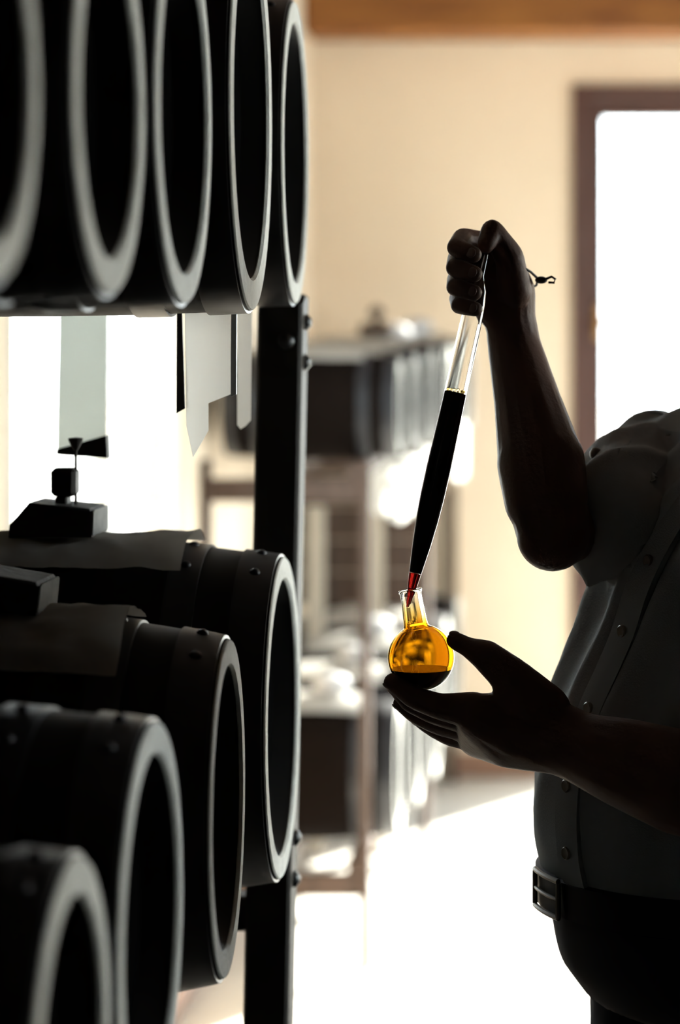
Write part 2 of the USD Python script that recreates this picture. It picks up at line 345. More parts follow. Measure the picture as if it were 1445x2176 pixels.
obj('drip_tray', box(-0.76, -0.37, 1.06, 2.94, 0.0, 0.015, 0.003), 'runner', r)
for y in (1.02, 2.99): obj('cross_beam', box(-0.80, -0.34, y - 0.02, y + 0.02, LRAIL - 0.085, LRAIL - 0.045, 0.003), 'rack_paint', r)
for y in (1.1, 1.95, 2.65): obj('bracket', box(XL, -0.59, y - 0.015, y + 0.015, URAIL - 0.075, URAIL - 0.04, 0.003), 'rack_paint', r)
def bolt(px, py, Y, axis):
    m = lathe([(0, 0.008), (0.004, 0.0075), (0.0085, 0.004), (0.010, 0.0), (0.010, -0.006), (0, -0.006)][::-1], 16)
    if axis == 'x': m.apply_transform(ALONG_X)
    else: m.apply_transform(trimesh.transformations.rotation_matrix(math.pi / 2, [1, 0, 0]))
    c = W(px, py, Y)
    if axis == 'x': c[0] = -0.3012 + (c[2] - 1.536) * lean
    else: c[1] = 2.955
    m.apply_translation(c); m.fix_normals(); return m
for py in (685, 770, 1780, 1868): obj('bolt', bolt(650, py, 2.985, 'x'), 'bolt_steel', r)
for py in (725,): obj('bolt', bolt(608, py, 2.955, 'y'), 'bolt_steel', r)

# cloths over the bungholes, wooden covers on them
def drape(key, x0, x1, a0, a1, seed, lift=0.014):
    root, rad, L, c = near[key]
    nu, nv = 46, 30
    rng = np.random.RandomState(seed); v = []
    for i in range(nu):
        for j in range(nv):
            x = x0 + (x1 - x0) * i / (nu - 1); a = math.radians(a0 + (a1 - a0) * j / (nv - 1))
            p = np.array([x * 22, a * 5.0, seed])
            w_ = (meshkit.fbm(p, 3, seed) - 0.3) * 0.012
            e = (1 - abs(2 * j / (nv - 1) - 1)) * 0
            near_hoop = max(0.0, 1 - (x - x0) / 0.07)
            rr = rad(x) + 0.005 + max(0, w_) + lift * near_hoop ** 1.5 * (0.75 + 0.25 * math.sin(a * 4 + seed)) * min(1, 0.25 + 2.5 * min(j, nv - 1 - j) / (nv - 1))
            edge = 0.002 * math.sin(a * 5 + seed)
            v.append((-x + edge * (1 - i / (nu - 1)), -rr * math.sin(a), rr * math.cos(a)))
    f = [[i * nv + j, (i + 1) * nv + j, (i + 1) * nv + j + 1, i * nv + j + 1] for i in range(nu - 1) for j in range(nv - 1)]
    top = np.array(v); f = np.array(f)
    f = np.vstack([f[:, [0, 1, 2]], f[:, [0, 2, 3]]])
    m = trimesh.Trimesh(top + c, f, process=False); return m
obj('bung_cloth', drape(('L', 0), 0.095, 0.36, -20, 31, 3), 'cloth', smooth=True, label='pale cloth over the bunghole of the right-end lower barrel, under the black box and block', cat='cloth')
obj('bung_cloth', drape(('L', 1), 0.083, 0.34, -20, 41, 5), 'cloth', smooth=True, label='dim grey cloth with a raised fold on the second lower barrel from the right', cat='cloth')

def cover(key, xa, xb, ya, yb, h, tilt, lab):
    root, rad, L, c = near[key]
    x0, x1 = c[0] - xb, c[0] - xa
    base = c[2] + rad((xa + xb) / 2) + 0.004
    t_ = thing('bung_cover', lab, 'wooden cover', ((x0 + x1) / 2, c[1] + (ya + yb) / 2, base))
    hx, hy = (x1 - x0) / 2, (yb - ya) / 2
    pts = []
    for s in (-1, 1):
        for q in (-1, 1):
            pts += [(-hx * 1.0, q * hy, 0.0), (hx, q * hy, 0.002), (hx - 0.002, q * hy * 0.94, h * 0.78), (hx * 0.92, q * hy * 0.86, h * 0.86), (-hx * 0.55, q * hy * 0.85, h), (-hx, q * hy * 0.95, h * 0.35)]
    b = trimesh.convex.convex_hull(np.array(pts)); b.apply_transform(trimesh.transformations.rotation_matrix(math.radians(tilt), [0, 1, 0]))
    obj('block', b, 'block_wood', t_, smooth=20)
    cp = trimesh.convex.convex_hull(np.array([(hx + dx, q * hy * k2, z) for q in (-1, 1) for dx in (0.0, 0.0015) for k2, z in ((0.97, 0.004), (0.93, h * 0.76), (0.82, h * 0.82))]))
    cp.apply_transform(trimesh.transformations.rotation_matrix(math.radians(tilt), [0, 1, 0]))
    obj('end_grain', cp, 'block_cut', t_, smooth=False, label='lighter grey cut end')
    return t_, base
_, b1 = cover(('L', 0), 0.197, 0.284, -0.05, 0.045, 0.037, 1, 'dark wedge-shaped wooden cover on the right-end lower barrel, under the small black box')
_, b2 = cover(('L', 1), 0.163, 0.26, -0.05, 0.04, 0.036, 6, 'dark wooden cover at the left edge on the second lower barrel from the right')
_, b3 = cover(('L', 2), 0.20, 0.28, -0.05, 0.04, 0.034, 1, 'dark wooden cover on the third lower barrel from the right')

# small box with a rod on the first cover
Yb = 2.77
c0 = W(141, 1090, Yb)
sb = thing('hygrometer_box', 'small black box with a thin upright rod standing on a wooden barrel cover', 'box', (c0[0], Yb, b1 + 0.034))
k = Yb / F
obj('box', box(-29 * k, 24 * k, -0.014, 0.014, 16 * k, 76 * k, 0.004), 'rack_paint', sb)
obj('box_foot', box(-20 * k, 6 * k, -0.012, 0.012, -4 * k, 17 * k, 0.002), 'rack_paint', sb)
obj('rod', tube([(20 * k, 0, -3 * k), (20 * k, 0, 113 * k)], 3.2 * k, 8), 'rack_paint', sb)
obj('knob', moved(lathe([(0, -12 * k), (5 * k, -10 * k), (15 * k, 9 * k), (16 * k, 15 * k), (0, 17 * k)], 20), (20 * k, 0, 124 * k)), 'rack_paint', sb)

# paper tags and flat hangers below the near upper row
def sheet(poly, Y, thick, skew=0.0):
    """upright sheet with the given outline (picture pixels at depth Y), thick metres deep"""
    from shapely.geometry import Polygon
    pts = [W(px, py, Y) for px, py in poly]
    m = tc.extrude_polygon(Polygon([(p[0], p[2]) for p in pts]), thick, engine='earcut')
    v = m.vertices.copy(); m.vertices = np.column_stack([v[:, 0], Y + v[:, 2] + skew * (v[:, 0] - pts[0][0]), v[:, 1]]); m.fix_normals(); return m
def hanging(name, lab, cat, poly, Y, material, thick=0.0008, group=None, skew=0.0):
    o = obj(name, sheet(poly, Y, thick, skew), material, smooth=False, label=lab, cat=cat, group=group); return o
hanging('paper_tag', 'narrow white paper tag with pointed end hanging left of the dark post', 'paper tag', [(504, 575), (536, 575), (533, 893), (522, 905), (511, 912), (504, 903)], 2.80, 'paper')
hanging('paper_tag', 'broad white paper tag with stepped pointed end hanging in the middle of the gap', 'paper tag', [(392, 605), (490, 605), (490, 838), (443, 857), (443, 915), (410, 972), (396, 905)], 2.60, 'paper')
hanging('paper_tag', 'large pale translucent card hanging above the small black box', 'paper tag', [(128, 650), (228, 650), (224, 928), (122, 958)], 2.906, 'card')
hanging('hanger_strip', 'thin dark metal strip hanging between the two white tags', 'strip', [(491, 580), (503, 580), (502, 838), (490, 843)], 2.62, 'bolt_steel', 0.004)
hanging('hanger_strip', 'thin dark metal strip hanging left of the broad white tag', 'strip', [(376, 580), (384, 580), (393, 868), (375, 878)], 2.62, 'bolt_steel', 0.004)
hanging('clamp_bar', 'dark slanted clamp bar holding the lower edge of the large pale card', 'clamp', [(120, 955), (226, 925), (228, 974), (120, 966)], 2.90, 'rack_paint', 0.02)

# ------------------------------------------------------------------ racks further down the aisle
def far_row(g, labels, ys, xh, Rs, rail, wood='brown_wood'):
    out = []
    for lab, y, x, R in zip(labels, ys, xh, Rs):
        zc = rail + R * 1.12
        out.append((*barrel(lab, (x, y, zc), R, rail, 0, wood='far_black', n=56, group=g, rivets=False, L=min(0.455, 3.6 * R)), np.array([x, y, zc])))
    return out
mat('far_black', (0.008, 0.005, 0.004), 0.9, spec=0.04, noise=(10.0, (0.006, 0.004, 0.003), (0.4, 5, 5)))
ord_ = ['first', 'second', 'third', 'fourth']
uA = far_row('barrels in the upper row of the middle rack', [f'dark barrel, {o} along the upper row of the middle rack' for o in ord_], (6.32, 6.62, 6.93, 7.25), (-0.405, -0.385, -0.36, -0.335), (0.118, 0.122, 0.127, 0.132), 1.20)
lA = far_row('barrels in the lower row of the middle rack', [f'large dark barrel, {o} along the lower row of the middle rack' for o in ord_[:3]], (6.39, 6.77, 7.18), (-0.41, -0.385, -0.36), (0.158, 0.170, 0.183), 0.262)
uB = far_row('barrels in the upper row of the farthest rack', [f'dark barrel, {o} along the upper row of the farthest rack' for o in ord_[:3]], (7.72, 8.06, 8.42), (-0.34, -0.325, -0.31), (0.132, 0.137, 0.142), 1.19)
lB = far_row('barrels in the lower row of the farthest rack', [f'large dark barrel, {o} along the lower row of the farthest rack' for o in ord_[:2]], (7.80, 8.28), (-0.36, -0.345), (0.185, 0.19), 0.262)

def far_rack(lab, ya, yb, xa, xb, rails, top):
    q = thing('barrel_rack', lab, 'rack', (0, 0, 0))
    for y, x in ((ya, xa), (yb, xb)):
        obj('post', box(x - 0.024, x, y, y + 0.04, 0, top, 0.003), 'brown_wood', q)
        obj('post', box(-0.868, -0.845, y, y + 0.04, 0, top, 0.003), 'brown_wood', q)
        for z in rails: obj('cross_beam', box(-0.845, x - 0.024, y + 0.005, y + 0.035, z - 0.09, z - 0.035, 0.003), 'brown_wood', q)
    for z in rails:
        for x in (-0.52, -0.70): obj('rail', box(x, x + 0.04, ya, yb + 0.04, z - 0.035, z - 0.0006, 0.003), 'brown_wood', q)
    return q
far_rack('middle brown rack of smaller barrels, its thin dark front post left of the flask', 6.13, 7.44, -0.466, -0.396, (0.262, 1.20), 1.21)
q = far_rack('farthest brown rack of barrels beside the far wall', 7.56, 8.72, -0.40, -0.37, (0.262, 1.19), 1.20)
for i in range(4): obj('end_board', box(-0.845, -0.43, 7.565, 7.585, 0.72 + i * 0.095, 0.812 + i * 0.095, 0.003), 'brown_wood', q)

def pale_post(px0, px1, py0, Y, lab):
    a, b = W(px0, py0, Y), W(px1, py0, Y)
    obj('wooden_post', box(a[0], b[0], Y, Y + 0.04, 0, a[2], 0.004), 'pale_wood', label=lab, cat='post')
pale_post(784, 814, 1045, 7.50, 'pale upright wooden post just right of the thin dark front post')
pale_post(650, 688, 1075, 7.50, 'pale upright wooden post beside the tall black post of the near rack')
pale_post(920, 954, 1040, 8.76, 'pale upright wooden post right of the flask at the far end')

def cloth_on(o, x0, x1, lab, seed, mt='cloth', half=34):
    root, rad, L, c = o
    nu, nv = 16, 14; v = []
    for i in range(nu):
        for j in range(nv):
            x = x0 + (x1 - x0) * i / (nu - 1); a = math.radians(-half + 2 * half * j / (nv - 1))
            rr = rad(x) + 0.004 + 0.008 * meshkit.fbm(np.array([x * 20, a * 4, seed]), 2, seed)
            v.append((-x, -rr * math.sin(a), rr * math.cos(a)))
    f = np.array([[i * nv + j, (i + 1) * nv + j, (i + 1) * nv + j + 1, i * nv + j + 1] for i in range(nu - 1) for j in range(nv - 1)])
    m = trimesh.Trimesh(np.array(v) + c, np.vstack([f[:, [0, 1, 2]], f[:, [0, 2, 3]]]), process=False)
    obj('bung_cloth', m, 'cloth', smooth=True, label=lab, cat='cloth', group='white cloths on the farther barrels')
for rows, nm, s in ((uA, 'upper row of the middle rack', 11), (lA, 'lower row of the middle rack', 21), (uB, 'upper row of the farthest rack', 31), (lB, 'lower row of the farthest rack', 41)):
    for i, o in enumerate(rows):
        cloth_on(o, 0.085, o[2] - 0.10, f'white cloth on the {ord_[i]} barrel of the {nm}', s + i)

def pebble(c, a, b, h, lab, seed, mt='stone'):
    s = tc.icosphere(3); v = s.vertices * np.array([a, b, h])
    v *= (1 + 0.18 * (meshkit.fbm(s.vertices * 1.6 + seed, 2, seed) - 0.5))[:, None]
    s.vertices = v + np.array(c) + [0, 0, h * 0.9]
    obj('bung_stone', s, mt, smooth=True, label=lab, cat='stone', group='grey stones on the farther barrels')
for rows, nm, s in ((lA, 'lower row of the middle rack', 3), (uB, 'upper row of the farthest rack', 9)):
    for i, o in enumerate(rows):
        c = o[3]; pebble((c[0] - 0.17, c[1], c[2] + o[1](0.17) + 0.006), 0.045, 0.04, 0.026, f'rounded grey stone on the cloth of the {ord_[i]} barrel, {nm}', s + i)
# dark block with a knob on an upper barrel of the middle rack
c = uA[3][3]; zt = c[2] + uA[3][1](0.2) + 0.009
kb = thing('bung_cover', 'dark brown block with a round knob on the middle rack, against the beige wall', 'wooden cover', (W(800, 0, c[1])[0], c[1], zt))
obj('block', box(-0.045, 0.045, -0.05, 0.05, 0, 0.035, 0.006), 'brown_wood', kb)
obj('knob', lathe([(0, 0.034), (0.012, 0.034), (0.010, 0.048), (0.02, 0.06), (0.022, 0.072), (0.012, 0.082), (0, 0.085)], 24), 'brown_wood', kb)

# tags hanging under the farther upper rows
TG = [(6.75, [(786, 975), (832, 975), (832, 1088), (808, 1096), (786, 1085)], 'white paper tag hanging under the middle rack, leftmost of its tags'),
      (6.85, [(822, 975), (872, 975), (870, 1098), (848, 1112), (824, 1100)], 'white paper tag hanging under the middle rack, lowest of its tags'),
      (6.95, [(862, 970), (900, 970), (898, 1080), (880, 1092), (863, 1082)], 'white paper tag hanging under the middle rack, beside the pipette'),
      (7.10, [(890, 950), (922, 950), (920, 1070), (905, 1080), (892, 1070)], 'white paper tag hanging under the middle rack, hidden partly behind the pipette'),
      (7.95, [(958, 900), (994, 900), (992, 1010), (976, 1022), (960, 1012)], 'white paper tag hanging under the farthest rack, right of the pipette')]
for Y, poly, lab in TG: hanging('paper_tag', lab, 'paper tag', poly, Y, 'paper_thin', 0.0006, group='white paper tags under the farther upper rows')

# ------------------------------------------------------------------ flask and pipette
FY = 2.52; kf = FY / F
fc = W(895, 1397, FY); Rf = 71 * kf
top = W(871, 1252, FY); axis = top - fc; H = np.linalg.norm(axis); axis /= H
fl = UsdGeom.Xform.Define(stage, numbered('/World/flask'))
zx = np.cross([0, 1, 0], axis); zx /= np.linalg.norm(zx); zy = np.cross(axis, zx)
fl.AddTransformOp().Set(Gf.Matrix4d(*zx, 0, *zy, 0, *axis, 0, *fc, 1))
tag(fl, 'small round amber glass flask held in the fingertips of the lower hand', 'flask')
fl = fl.GetPrim()
rn0, rn1 = 25 * kf, 23 * kf
def neck_join(Rb, rn, zt, steps=28):
    z0 = math.sqrt(Rb ** 2 - (rn * 1.10) ** 2)
    a0 = math.asin(min(1, rn * 1.10 / Rb))
    pr = [(Rb * math.sin(a), -Rb * math.cos(a)) for a in np.linspace(0, math.pi - a0, steps)]
    pr += [(rn * 1.03, z0 + 0.0025), (rn, z0 + 0.006)]
    return pr
g = 0.0013
outer = neck_join(Rf, rn0, H) + [(rn0 * 0.98, H * 0.6), (rn1, H * 0.80), (rn1 * 0.99, H * 0.90), (rn1 * 1.02, H * 0.94), (rn1 * 1.09, H * 0.96), (rn1 * 1.12, H * 0.98), (rn1 * 1.05, H)]
inner = neck_join(Rf - g, rn0 - g, H) + [(rn0 * 0.98 - g, H * 0.6), (rn1 - g, H * 0.80), (rn1 * 0.99 - g, H * 0.92), (rn1 * 1.0 - g, H * 0.99)]
outer[0] = (0, -Rf); inner[0] = (0, -(Rf - g))
gl = lathe(outer + inner[::-1], 96); gl.fix_normals()
obj('glass', gl, 'amber_glass', fl, smooth=True)
# liquid: the bulb's inside below a level surface
lev = W(0, 1421, FY)[2] - fc[2]
inn = tc.icosphere(5, radius=Rf - g + 0.0003)
Rm = np.stack([zx, zy, axis])                        # world -> flask
up = Rm @ np.array([0, 0, 1.0])
liq = to_man(inn).trim_by_plane(tuple(-up), float(-lev))
obj('liquid', from_man(liq), 'vinegar', fl, smooth=30, label='dark brown liquid in the bottom')

# pipette: axis from the hand to the tip
tip, ptop = W(866, 1291, FY), W(1033, 541, 2.572)
pa = tip - ptop; PL = np.linalg.norm(pa); pa /= PL
pp = UsdGeom.Xform.Define(stage, numbered('/World/pipette'))
qz = -pa; qx = np.cross([0, 1, 0], qz); qx /= np.linalg.norm(qx); qy = np.cross(qz, qx)
pp.AddTransformOp().Set(Gf.Matrix4d(*qx, 0, *qy, 0, *qz, 0, *tip, 1))
tag(pp, 'long glass pipette half full of dark liquid, running from the raised fist into the flask', 'pipette'); pp = pp.GetPrim()
sx = PL / (1291 - 541)                               # length along the axis for one picture row
prof = [(1291, 4.5), (1270, 6.5), (1240, 11), (1205, 15), (1160, 20), (1110, 24), (1060, 26), (1000, 26.5), (940, 25.5), (880, 24.5), (840, 24), (780, 24), (700, 23.5), (650, 22), (620, 19), (600, 11), (588, 6), (541, 5)]
po = [(rr * kf, (1291 - y) * sx) for y, rr in prof]
pi_ = [(max(rr * kf - (0.0008 if y > 660 else 0.0005), 0.0009), (1291 - y) * sx) for y, rr in prof]
pg = lathe(po + pi_[::-1] + [po[0]], 64); pg.fix_normals()
obj('tube', pg, 'clear_glass', pp, smooth=40)
ly = (1291 - 842) * sx
body = [(r_ + 0.0003, z) for r_, z in pi_ if 0.034 < z < ly]
rl = np.interp(ly, [z for _, z in pi_], [r_ for r_, _ in pi_]) + 0.0003
rb = np.interp(0.034, [z for _, z in pi_], [r_ for r_, _ in pi_]) + 0.0003
lq = lathe([(0, 0.034), (rb, 0.034)] + body + [(rl, ly + 0.0015), (rl * 0.85, ly), (0, ly - 0.0005)], 48); lq.fix_normals()
obj('liquid', lq, 'vinegar', pp, smooth=30, label='dark liquid column')
lt = lathe([(0, 0.0005), (pi_[0][0] - 0.0001, 0.0005)] + [(r_ + 0.0003, z) for r_, z in pi_ if 0.001 < z < 0.0335] + [(rb - 0.0001, 0.0338), (0, 0.0338)], 32); lt.fix_normals()
obj('liquid_tip', lt, 'vinegar_thin', pp, smooth=30, label='red translucent liquid in the narrow tip')
bb = []
rngb = np.random.RandomState(4)
for i in range(13):
    a = i / 13 * 2 * math.pi + 0.2; q = rngb.uniform(0.0013, 0.0022)
    s = tc.icosphere(2, radius=q); s.apply_translation(((rl - q - 0.0009) * math.cos(a), (rl - q - 0.0009) * math.sin(a), ly + q + 0.0018)); bb.append(s)
tag(obj('bubbles', cat_(*bb), 'bubble', pp, smooth=True, label='golden froth ring on the liquid'), kind='stuff')

# ------------------------------------------------------------------ the man
FA = math.radians(35)
fwd = np.array([-math.cos(FA), -math.sin(FA), 0]); lat = np.array([-math.sin(FA), math.cos(FA), 0])   # lat: towards his right side
man = thing('person', 'person in a short-sleeved grey shirt holding a pipette above a small flask', 'person', (0, 0, 0))
parts = []
# right (far, raised) arm
sh_r = J(1402, 985, 2.78, 95)
parts += chain(sh_r, J(1290, 1085, 2.67, 70), J(1172, 1140, 2.545, 75))
parts += chain(J(1176, 1138, 2.545, 77), J(1150, 985, 2.58, 92), J(1122, 860, 2.61, 72), J(1093, 735, 2.64, 57), J(1084, 672, 2.645, 54))
parts += [hull(J(1160, 1060, 2.56, 90), J(1150, 985, 2.58, 95))]
# right fist round the pipette
parts += [hull(J(1086, 680, 2.645, 52), J(1088, 620, 2.635, 50), J(1042, 528, 2.632, 27), J(1012, 632, 2.628, 27), J(1070, 545, 2.625, 36))]
fing = [
    [(1046, 520, 2.632, 25), (984, 507, 2.606, 23), (970, 527, 2.556, 21), (1006, 541, 2.543, 18)],
    [(1036, 560, 2.634, 25), (974, 549, 2.608, 23), (968, 570, 2.554, 21), (1008, 582, 2.541, 18)],
    [(1026, 600, 2.632, 24), (972, 592, 2.606, 22), (968, 611, 2.554, 20), (1008, 622, 2.541, 17)],
    [(1016, 638, 2.628, 22), (974, 634, 2.602, 20), (976, 650, 2.556, 18), (1010, 657, 2.544, 16)]]
for fj in fing: parts += chain(*[J(*q) for q in fj])
parts += chain(J(1095, 620, 2.62, 36), J(1082, 545, 2.598, 31), J(1046, 491, 2.585, 25), J(1033, 520, 2.572, 19))
# left (near, lower) arm
sh_l = (np.array([0.31, 2.46, 1.385]), 0.052)
el_l = (np.array([0.235, 2.37, 1.055]), 0.045)
parts += chain(sh_l, (np.array([0.28, 2.41, 1.22]), 0.05), el_l)
parts += chain(el_l, J(1445, 1662, 2.42, 112), J(1330, 1622, 2.44, 96), J(1240, 1592, 2.46, 76), J(1195, 1572, 2.47, 76))
parts += [hull(J(1195, 1572, 2.47, 76), J(1120, 1548, 2.485, 80), J(1090, 1560, 2.50, 74))]
parts += [hull(J(1120, 1548, 2.485, 80), J(1012, 1520, 2.478, 46), J(1015, 1566, 2.535, 44)), hull(J(1090, 1560, 2.50, 74), J(1012, 1520, 2.478, 46), J(1015, 1566, 2.535, 44))]
fing2 = [
    [(1008, 1510, 2.478, 40), (936, 1502, 2.484, 28), (880, 1483, 2.492, 24), (834, 1449, 2.500, 19)],
    [(1008, 1528, 2.500, 38), (922, 1512, 2.506, 27), (872, 1492, 2.510, 22), (842, 1462, 2.514, 18)],
    [(1010, 1548, 2.520, 36), (930, 1535, 2.526, 26), (884, 1518, 2.530, 21), (852, 1494, 2.532, 17)],
    [(1015, 1566, 2.538, 34), (955, 1562, 2.545, 23), (918, 1546, 2.548, 19), (890, 1528, 2.548, 16)]]
for fj in fing2: parts += chain(*[J(*q) for q in fj])
parts += [hull(J(1150, 1515, 2.475, 66), J(1090, 1442, 2.472, 44)), hull(J(1090, 1442, 2.472, 44), J(1120, 1548, 2.485, 70)),
          hull(J(1090, 1442, 2.472, 44), J(1034, 1394, 2.482, 34)), hull(J(1034, 1394, 2.482, 34), J(996, 1376, 2.492, 21)), hull(J(996, 1376, 2.492, 21), J(967, 1361, 2.500, 19))]
# head, neck, torso core, legs
neck = np.array([0.262, 2.62, 1.44]); hc = np.array([0.235, 2.60, 1.645])
hf = np.array([-0.90, -0.25, -0.30]); hf /= np.linalg.norm(hf)
hs = np.cross(hf, [0, 0, 1.0]); hs /= np.linalg.norm(hs); hu = np.cross(hs, hf)
def hp(f, s, u): return hc + f * hf + s * hs + u * hu
parts += [hull((neck, 0.058), (hp(-0.02, 0, -0.07), 0.055))]
parts += [hull((hp(-0.025, 0, 0.045), 0.078), (hp(0.02, 0, 0.03), 0.070), (hp(0.035, 0, -0.075), 0.035), (hp(0.0, 0.03, -0.05), 0.042), (hp(0.0, -0.03, -0.05), 0.042))]
parts += [hull((hp(0.088, 0, 0.02), 0.010), (hp(0.108, 0, -0.022), 0.012)), hull((hp(0.092, 0.012, -0.026), 0.009), (hp(0.092, -0.012, -0.026), 0.009))]          # nose
parts += [hull((hp(0.068, 0.02, -0.055), 0.010), (hp(0.074, 0, -0.054), 0.012), (hp(0.068, -0.02, -0.055), 0.010))]                                                # lips
parts += [hull((hp(0.076, s * 0.035, 0.032), 0.011), (hp(0.082, s * 0.015, 0.030), 0.011)) for s in (-1, 1)]                                                         # brow
parts += [hull((hp(-0.015, s * 0.078, 0.015), 0.014), (hp(-0.02, s * 0.082, -0.012), 0.012)) for s in (-1, 1)]                                                       # ears
waist, chest = np.array([0.142, 2.62, 0.93]), np.array([0.225, 2.62, 1.30])
parts += [hull((waist + 0.06 * lat, 0.10), (waist - 0.06 * lat, 0.10), (chest + 0.08 * lat, 0.09), (chest - 0.08 * lat, 0.09)),
          hull((chest + 0.13 * lat + [0.02, 0, 0.08], 0.055), (chest - 0.13 * lat + [0.02, 0, 0.08], 0.055), (neck, 0.055), (chest, 0.09))]
hip = np.array([0.165, 2.62, 0.86])
legs = {}
for s in (-1, 1):
    h_, kn, an = hip + s * 0.09 * lat, hip + s * 0.10 * lat + [0.0, 0, -0.38], hip + s * 0.11 * lat + [0.02, 0, -0.76]
    legs[s] = (h_, kn, an)
    parts += chain((h_, 0.080), (kn, 0.055), (an, 0.038)) + [hull((an, 0.036), (an + 0.10 * fwd + [0, 0, -0.05], 0.028))]
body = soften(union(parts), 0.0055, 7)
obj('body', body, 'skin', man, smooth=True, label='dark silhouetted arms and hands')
for s in (-1, 1):
    e = tc.icosphere(2, radius=0.011); e.apply_translation(hp(0.074, s * 0.030, 0.014)); obj('eye', e, 'eye', man, smooth=True)
hairm = soften(union([hull((hp(-0.035, 0, 0.055), 0.080), (hp(0.02, 0, 0.065), 0.066)), hull((hp(-0.05, 0, 0.04), 0.074), (hp(-0.06, 0, -0.03), 0.055))]), 0.01, 5)
obj('hair', hairm, 'hair', man, smooth=True)

def nail(tip, dip, out, r_):
    t = tip - dip; t /= np.linalg.norm(t); o = np.asarray(out, float) - np.dot(out, t) * t; o /= np.linalg.norm(o); b_ = np.cross(t, o)
    n_ = tc.icosphere(2); n_.vertices = tip + 0.12 * r_ * t + 0.76 * r_ * o + n_.vertices @ np.array([t * r_ * 0.70, o * r_ * 0.25, b_ * r_ * 0.62])
    obj('nail', n_, 'nail', man, smooth=True)
for fj in fing2: nail(W(*fj[3][:3]), W(*fj[2][:3]), (-0.4, -0.2, -1.0), fj[3][3] * fj[3][2] / F)
nail(W(967, 1361, 2.500), W(996, 1376, 2.492), (0.1, -0.5, 1.0), 19 * 2.5 / F)
for fj in fing: nail(W(*fj[3][:3]), W(*fj[2][:3]), (0.0, -1.0, 0.1), fj[3][3] * fj[3][2] / F)

# shirt: rings round a leaning trunk, plus sleeves
prof = [(1885, 1162, .150, .172), (1860, 1155, .154, .174), (1840, 1149, .156, .175), (1780, 1137, .163, .18), (1700, 1132, .167, .184), (1645, 1134, .168, .186), (1560, 1151, .166, .188), (1480, 1175, .162, .19),
        (1400, 1208, .156, .192), (1330, 1234, .150, .194), (1255, 1254, .146, .196), (1180, 1285, .142, .196), (1100, 1330, .136, .194), (1010, 1388, .120, .190), (940, 1450, .095, .182), (890, 1520, .070, .120), (865, 1560, .062, .075)]
def ring_at(py, sil, p, q, n=72, extra=0.0):
    z = EYE - (py - VY) * 2.6 / F
    ext = math.hypot(p * fwd[0], q * lat[0]); cx = (sil - VX) * 2.6 / F + ext
    a = np.arange(n) / n * 2 * math.pi
    return np.array([cx, 2.62, z]) + (p + extra) * np.cos(a)[:, None] * fwd + (q + extra) * np.sin(a)[:, None] * lat
py_ = np.linspace(1885, 865, 52)
arr = np.array(prof, float)
from scipy.interpolate import PchipInterpolator
o_ = np.argsort(arr[:, 0]); fit = [PchipInterpolator(arr[o_, 0], arr[o_, k_]) for k_ in (1, 2, 3)]
rings = [ring_at(y, *[float(f_(y)) for f_ in fit]) for y in py_]
trunk = to_man(loft(rings))
sl_r = [hull(J(1402, 975, 2.78, 100), J(1345, 1020, 2.70, 108), J(1306, 1096, 2.60, 116)), hull(J(1306, 1112, 2.60, 114), J(1262, 1200, 2.585, 38), J(1254, 1236, 2.585, 20)), hull(J(1345, 1020, 2.70, 105), J(1292, 986, 2.64, 42), J(1306, 1096, 2.60, 116))]
sl_l = [hull((sh_l[0], 0.068), (np.array([0.285, 2.415, 1.24]), 0.072))]
yoke = [hull((sh_l[0] + [0, 0, 0.0], 0.066), (chest + [0.03, 0, 0.04], 0.10)), hull((sh_r[0], 0.058), (chest + [0.03, 0, 0.04], 0.10))]
shirt = from_man(union([trunk] + sl_r + sl_l + yoke).refine_to_length(0.010))
trimesh.smoothing.filter_taubin(shirt, iterations=6)
# folds running down the front, from the shoulder to the belly, and softer creases across the sleeve
v = shirt.vertices; n_ = shirt.vertex_normals
u_ = (v - [0.2, 2.6, 1.2]); s_ = u_ @ lat; dz = u_[:, 2]
along = s_ * 1.0 + 0.28 * dz
fold = np.abs(np.sin((along * 46) + 3.0 * meshkit.fbm(np.column_stack([s_ * 6, dz * 2.5, s_ * 0]), 2, 5))) ** 3
amp = np.interp(v[:, 2], [0.95, 1.02, 1.15, 1.35, 1.45], [0.0, 0.003, 0.011, 0.012, 0.004])
nz = meshkit.fbm(v * 9 + 3, 3, 9) - 0.5
shirt.vertices = v + n_ * (amp * (fold - 0.4) + 0.010 * nz)[:, None]
sh = obj('shirt', shirt, 'shirt', man, smooth=True, label='grey short-sleeved shirt')
def on_front(py, ang, out=0.0):
    p, q = float(fit[1](py)), float(fit[2](py)); z = EYE - (py - VY) * 2.6 / F
    cx = (float(fit[0](py)) - VX) * 2.6 / F + math.hypot(p * fwd[0], q * lat[0])
    a = math.radians(ang)
    nrm = np.cos(a) / p * fwd + np.sin(a) / q * lat; nrm /= np.linalg.norm(nrm)
    return np.array([cx, 2.62, z]) + p * math.cos(a) * fwd + q * math.sin(a) * lat + out * nrm, nrm
def strip(a_lo, a_hi, y0, y1, out, n=40):
    ys = np.linspace(y0, y1, n); rr = []
    for y in ys:
        b0, _ = on_front(y, a_lo, out - 0.008); b1, _ = on_front(y, a_hi, out - 0.008); t0, _ = on_front(y, a_lo, out); tm, _ = on_front(y, (a_lo + a_hi) / 2, out + 0.0006); t1, _ = on_front(y, a_hi, out)
        rr.append([b0, t0, tm, t1, b1])
    return loft(rr)
obj('placket', strip(-6, 5, 1862, 960, 0.0055), 'shirt', sh, smooth=30)
